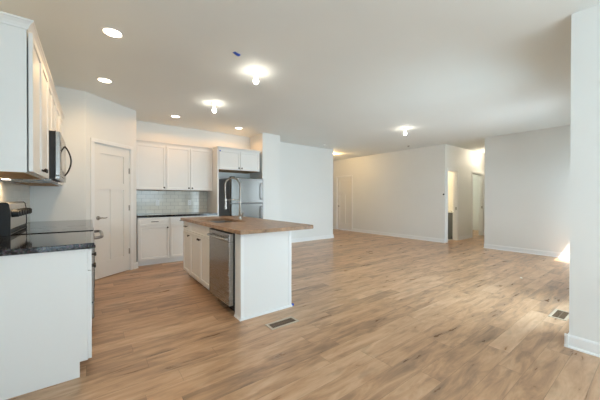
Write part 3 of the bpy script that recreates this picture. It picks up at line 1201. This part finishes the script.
# sink bowl hung under the cut-out
sk = thing('sink', 'dark undermount sink bowl set in the island countertop', 'sink', ((SX0 + SX1) / 2, (SY0 + SY1) / 2, 0.70))
b = bmesh.new()
rin = rounded_rect(-0.205, 0.205, -0.365, 0.365, (0.03,) * 4)
lev = [(1.0, 0.174), (0.985, 0.02), (0.93, 0.0)]
rings = []
for s, z in lev:
    rings.append([b.verts.new((p[0] * s, p[1] * s, z)) for p in rin])
for A, B in zip(rings, rings[1:]):
    for i in range(len(A)):
        j = (i + 1) % len(A)
        b.faces.new((A[i], A[j], B[j], B[i]))
b.faces.new(rings[-1])
so = link('bowl', b, MT['steel_dark'], sk)
md = so.modifiers.new('thick', 'SOLIDIFY')
md.thickness, md.offset = 0.003, 0.0
b = bmesh.new()
lathe(b, [(0, 0.004), (0.02, 0.004), (0.03, 0.008), (0.042, 0.008), (0.042, 0.003), (0, 0.003)], 24)
link('drain', b, MT['nickel'], sk)

# faucet: tall spring pull-down
fa = thing('faucet', 'tall spring-neck pull-down faucet standing behind the island sink', 'faucet', (1.770, 3.82, 0.9155))
b = bmesh.new()
lathe(b, [(0, 0), (0.030, 0), (0.030, 0.006), (0.024, 0.012), (0.021, 0.07), (0.016, 0.078), (0.014, 0.30), (0, 0.30)], 20)
link('post', b, MT['nickel'], fa, smooth=True)
b = bmesh.new()
R_ = 0.115
arch = [(0, 0, 0.30), (0, 0, 0.40), (0, 0, 0.49)]
arch += [(-R_ + R_ * math.cos(a), 0, 0.49 + R_ * 0.98 * math.sin(a)) for a in [PI * k / 16 for k in range(1, 17)]]
arch += [(-2 * R_, 0, 0.42), (-2 * R_ + 0.004, 0, 0.34), (-2 * R_ + 0.008, 0, 0.27)]
tube(b, arch, 0.0085, 10)
# spring coil wound on the arch
def along(path, t):
    seg = [(Vector(q) - Vector(p)).length for p, q in zip(path, path[1:])]
    tot = sum(seg)
    s = t * tot
    for k, L in enumerate(seg):
        if s <= L or k == len(seg) - 1:
            p, q = Vector(path[k]), Vector(path[k + 1])
            return p.lerp(q, min(1, s / L)), (q - p).normalized()
        s -= L
turns, coil = 46, []
for k in range(turns * 8):
    p, tdir = along(arch, k / (turns * 8 - 1) * 0.93)
    sx = Vector((0, 1, 0))
    sy = tdir.cross(sx)
    a = 2 * PI * k / 8
    coil.append(p + (sx * math.cos(a) + sy * math.sin(a)) * 0.0125)
tube(b, coil, 0.0028, 5)
link('spring_neck', b, MT['nickel'], fa, smooth=True)
b = bmesh.new()
xh = -2 * R_ + 0.008
cyl(b, (xh, 0, 0.275), (xh, 0, 0.235), 0.012, 0.014, n=16)
cyl(b, (xh, 0, 0.235), (xh, 0, 0.155), 0.016, 0.020, n=16)
link('spray_head', b, MT['nickel'], fa, smooth=True)
b = bmesh.new()
tube(b, [(0, 0, 0.285), (xh, 0, 0.285)], 0.0075, 10)
lathe(b, [(0.013, 0.268), (0.019, 0.268), (0.019, 0.300), (0.013, 0.300)], 16, Matrix.Translation((xh, 0, 0)))
link('support_arm', b, MT['nickel'], fa, smooth=True)
b = bmesh.new()
tube(b, [(0.0, -0.018, 0.05), (0.0, -0.05, 0.055), (0.004, -0.085, 0.085), (0.006, -0.098, 0.11)], [0.010, 0.009, 0.006, 0.005], 10)
link('lever', b, MT['nickel'], fa, smooth=True)

# ------------------------------------------------------------------ outlets, switches
def wall_plate(name, label, cat, loc, rz, toggles=1, w=0.072, h=0.115, group=None):
    root = thing(name, label, cat, loc, rz, group)
    b = bmesh.new()
    box(b, -w / 2, w / 2, -0.006, -0.0005, -h / 2, h / 2, 0.002)
    link('cover_plate', b, MT['plastic'], root)
    for k in range(toggles):
        x = (k - (toggles - 1) / 2) * 0.046
        if cat == 'outlet':
            for s in (-1, 1):
                b = bmesh.new()
                box(b, x - 0.016, x + 0.016, -0.0075, -0.0062, s * 0.02 - 0.013, s * 0.02 + 0.013)
                r_ = link('receptacle', b, MT['plastic'], root)
                b = bmesh.new()
                for q in (-0.006, 0.006):
                    box(b, x + q - 0.0012, x + q + 0.0012, -0.0082, -0.0076, s * 0.02 - 0.005, s * 0.02 + 0.005)
                link('slots', b, MT['black'], r_)
        else:
            b = bmesh.new()
            box(b, x - 0.016, x + 0.016, -0.0095, -0.0062, -0.033, 0.033, 0.001)
            link('rocker', b, MT['plastic'], root)
    return root


wall_plate('wall_outlet', 'white outlet on the backsplash under the single-door wall cabinet', 'outlet', (1.09, 6.2585, 1.13), 0)
wall_plate('wall_outlet', 'white outlet on the backsplash nearer the refrigerator panel', 'outlet', (1.72, 6.2585, 1.13), 0)
th = thing('thermostat', 'small dark thermostat knob on the far wall edge by the corridor', 'thermostat', (XF - 0.0005, 3.752, 1.345), -PI / 2)
b = bmesh.new()
lathe(b, [(0, 0), (0.022, 0), (0.020, 0.012), (0, 0.014)], 20, Matrix.Rotation(PI / 2, 4, 'X'))
link('dial', b, MT['black'], th)

# ------------------------------------------------------------------ ceiling fittings
def recessed(label, x, y, src=None):
    if src is not None:
        return copy_thing(src, (x, y, H - 0.001), label)
    root = thing('recessed_light', label, 'ceiling light', (x, y, H - 0.001), 0, 'recessed lights over the kitchen')
    b = bmesh.new()
    lathe(b, [(0.070, -0.004), (0.074, -0.007), (0.094, -0.004), (0.096, 0.0), (0.070, 0.0)], 36)
    link('trim_ring', b, MT['trim'], root, smooth=True)
    b = bmesh.new()
    lathe(b, [(0, -0.003), (0.0695, -0.003), (0.0695, -0.0005), (0, -0.0005)], 36)
    link('lens', b, MT['lens'], root)
    return root


CANS = [(0.165, 3.07, 'recessed ceiling light nearest the viewer, above the island aisle'),
        (0.15, 4.37, 'recessed ceiling light above the aisle before the pantry door'),
        (1.26, 5.50, 'recessed ceiling light before the back wall cabinets'),
        (2.555, 5.58, 'recessed ceiling light before the refrigerator cabinet')]
first = None
WARM, AMBER = (1.0, 0.64, 0.29), (1.0, 0.50, 0.16)
for (x, y, lab), pw, wc, bl in zip(CANS, (15, 9, 5.5, 5.5), (WARM, WARM, AMBER, AMBER), (0.7, 0.7, 0.15, 0.15)):
    o = recessed(lab, x, y, first)
    first = first or o
    d = bpy.data.lights.new('can_lamp', 'SPOT')
    d.energy, d.color, d.spot_size, d.spot_blend, d.shadow_soft_size = pw, wc, math.radians(166), bl, 0.06
    lo = bpy.data.objects.new('can_lamp', d)
    COL.objects.link(lo)
    lo.location = (x, y, H - 0.05)


def lampholder(label, x, y, src=None):
    if src is not None:
        return copy_thing(src, (x, y, H), label)
    root = thing('bulb_fixture', label, 'ceiling light', (x, y, H), 0, 'bare bulb lampholders on the ceiling')
    b = bmesh.new()
    lathe(b, [(0, -0.0005), (0.062, -0.0005), (0.062, -0.008), (0.052, -0.016), (0.026, -0.030), (0.024, -0.050), (0, -0.050)], 28)
    link('lampholder', b, MT['porcelain'], root, smooth=True)
    b = bmesh.new()
    lathe(b, [(0.0135, -0.0505), (0.0135, -0.070), (0.020, -0.082), (0.029, -0.100), (0.031, -0.115), (0.027, -0.132), (0.016, -0.143), (0, -0.146)], 24)
    link('bulb', b, MT['bulb'], root, smooth=True)
    return root


BULBS = [(1.585, 2.98, 'bare lit bulb on a lampholder above the near end of the island'),
         (1.585, 4.38, 'bare lit bulb on a lampholder above the far end of the island'),
         (5.42, 3.42, 'bare lit bulb on a lampholder in the middle of the living area ceiling'),
         (6.575, 6.90, 'bare lit bulb in the recess, half hidden by the back wall corner'),
         (9.95, 3.23, 'bare lit bulb on the corridor ceiling behind the right wall')]
first = None
for (x, y, lab) in BULBS:
    o = lampholder(lab, x, y, first)
    first = first or o
    if y > 6 or x > 8:      # warmer, stronger lamps in the recess and the corridor
        for k in COL.objects:
            if k.parent == o and k.name.startswith('bulb'):
                k.data = k.data.copy()
                k.data.materials[0] = MT['bulb_warm' if y > 6 else 'bulb_hall']

sm = thing('smoke_detector', 'round white smoke detector on the ceiling near the back wall corner', 'smoke detector', (5.25, 5.85, H))
b = bmesh.new()
lathe(b, [(0, -0.0005), (0.07, -0.0005), (0.07, -0.012), (0.062, -0.030), (0.03, -0.036), (0, -0.036)], 28)
link('cover', b, MT['plastic'], sm, smooth=True)
b = bmesh.new()
lathe(b, [(0, -0.0365), (0.010, -0.0365), (0.010, -0.039), (0, -0.039)], 12)
link('test_button', b, MT['black'], sm)
b = bmesh.new()
lathe(b, [(0, -0.0005), (0.035, -0.0005), (0.032, -0.01), (0.012, -0.014), (0.012, -0.03), (0, -0.03)], 18, Matrix.Translation((7.3, 4.5, H)))
tag(link('ceiling_sensor', b, MT['steel_dark']), 'tiny dark ceiling sensor close to the far wall', 'sensor')

b = bmesh.new()
box(b, -0.012, 0.045, -0.018, 0.018, -0.004, -0.0006, mat=Matrix.Rotation(0.5, 4, 'Z'))
box(b, 0.03, 0.062, -0.008, 0.022, -0.012, -0.0008, mat=Matrix.Rotation(0.15, 4, 'Z'))
tag(link('tape_piece', b, MT['tape'], None, (1.2, 2.72, H)), 'scrap of blue tape stuck on the ceiling', 'tape')
b = bmesh.new()
box(b, -0.012, 0.012, -0.006, 0.012, 0.0005, 0.022)
tag(link('tape_piece', b, MT['tape'], None, (1.842, 2.575, 0)), 'scrap of blue tape at the foot of the island end panel', 'tape')

# ------------------------------------------------------------------ floor registers, scrap
def register(label, x, y, w, d, n, mg):
    root = thing('floor_vent', label, 'floor vent', (x, y, 0))
    b = bmesh.new()
    f = 0.022
    for (x0, x1, y0, y1) in ((0, w, 0, f), (0, w, d - f, d), (0, f, f, d - f), (w - f, w, f, d - f)):
        box(b, x0, x1, y0, y1, 0.0006, 0.006)
    link('frame', b, MT['tan'], root)
    b = bmesh.new()
    box(b, f, w - f, f, d - f, 0.0006, 0.0014)
    link('duct_opening', b, MT['ductdark'], root)
    b = bmesh.new()
    for k in range(n):
        xx = f + (w - 2 * f) * (k + 0.5) / n
        box(b, xx - 0.0035, xx + 0.0035, f, d - f, 0.0016, 0.0045)
    box(b, f, w - f, d / 2 - 0.004, d / 2 + 0.004, 0.0016, 0.005)
    link('grille', b, MT[mg], root)
    return root


register('tan floor register in front of the island end panel', 1.345, 2.205, 0.315, 0.135, 18, 'brownmetal')
register('tan floor register beside the near right wall end', 3.80, 0.605, 0.32, 0.14, 18, 'brownmetal')
b = bmesh.new()
box(b, -0.035, 0.035, -0.012, 0.012, 0.0006, 0.006, mat=Matrix.Rotation(0.4, 4, 'Z'))
tag(link('paper_scrap', b, MT['paper'], None, (5.32, 1.36, 0)), 'small white paper scrap lying on the living area floor', 'paper')

# ------------------------------------------------------------------ bathroom seen through the nearer doorway
vn = thing('vanity', 'grey bathroom vanity with white top seen through the nearer doorway', 'vanity', (8.64, 3.875, 0))
b = bmesh.new()
box(b, 0, 0.68, 0, 0.9, 0.09, 0.80)
box(b, 0.0, 0.68, 0.06, 0.9, 0, 0.09)
link('carcass', b, MT['greycab'], vn)
b = bmesh.new()
box(b, -0.02, 0.69, -0.02, 0.92, 0.801, 0.835, 0.004)
link('vanity_top', b, MT['porcelain'], vn)
b = bmesh.new()
tube(b, [(0.12, 0.25, 0.835), (0.12, 0.25, 0.95), (0.16, 0.25, 0.985), (0.22, 0.25, 0.975), (0.235, 0.25, 0.94)], 0.012, 10)
link('vanity_faucet', b, MT['nickel'], vn, smooth=True)
b = bmesh.new()
box(b, XF + 0.125, 9.335, 3.845, 6.495, 0.0006, 0.004)
o = link('floor_bath', b, MT['bathtile'])
o['kind'] = 'structure'
o['label'], o['category'] = 'pale tile floor of the bathroom', 'floor'


def point(name, loc, energy, color, r=0.06):
    d = bpy.data.lights.new(name, 'POINT')
    d.energy, d.color, d.shadow_soft_size = energy, color, r
    o = bpy.data.objects.new(name, d)
    COL.objects.link(o)
    o.location = loc


point('bath_lamp', (8.15, 4.9, 2.3), 20, (1.0, 0.78, 0.5))
point('far_room_fill', (10.8, 5.6, 2.2), 16, (0.95, 1.0, 0.85))  # added fill light without a fixture, brightens the far room
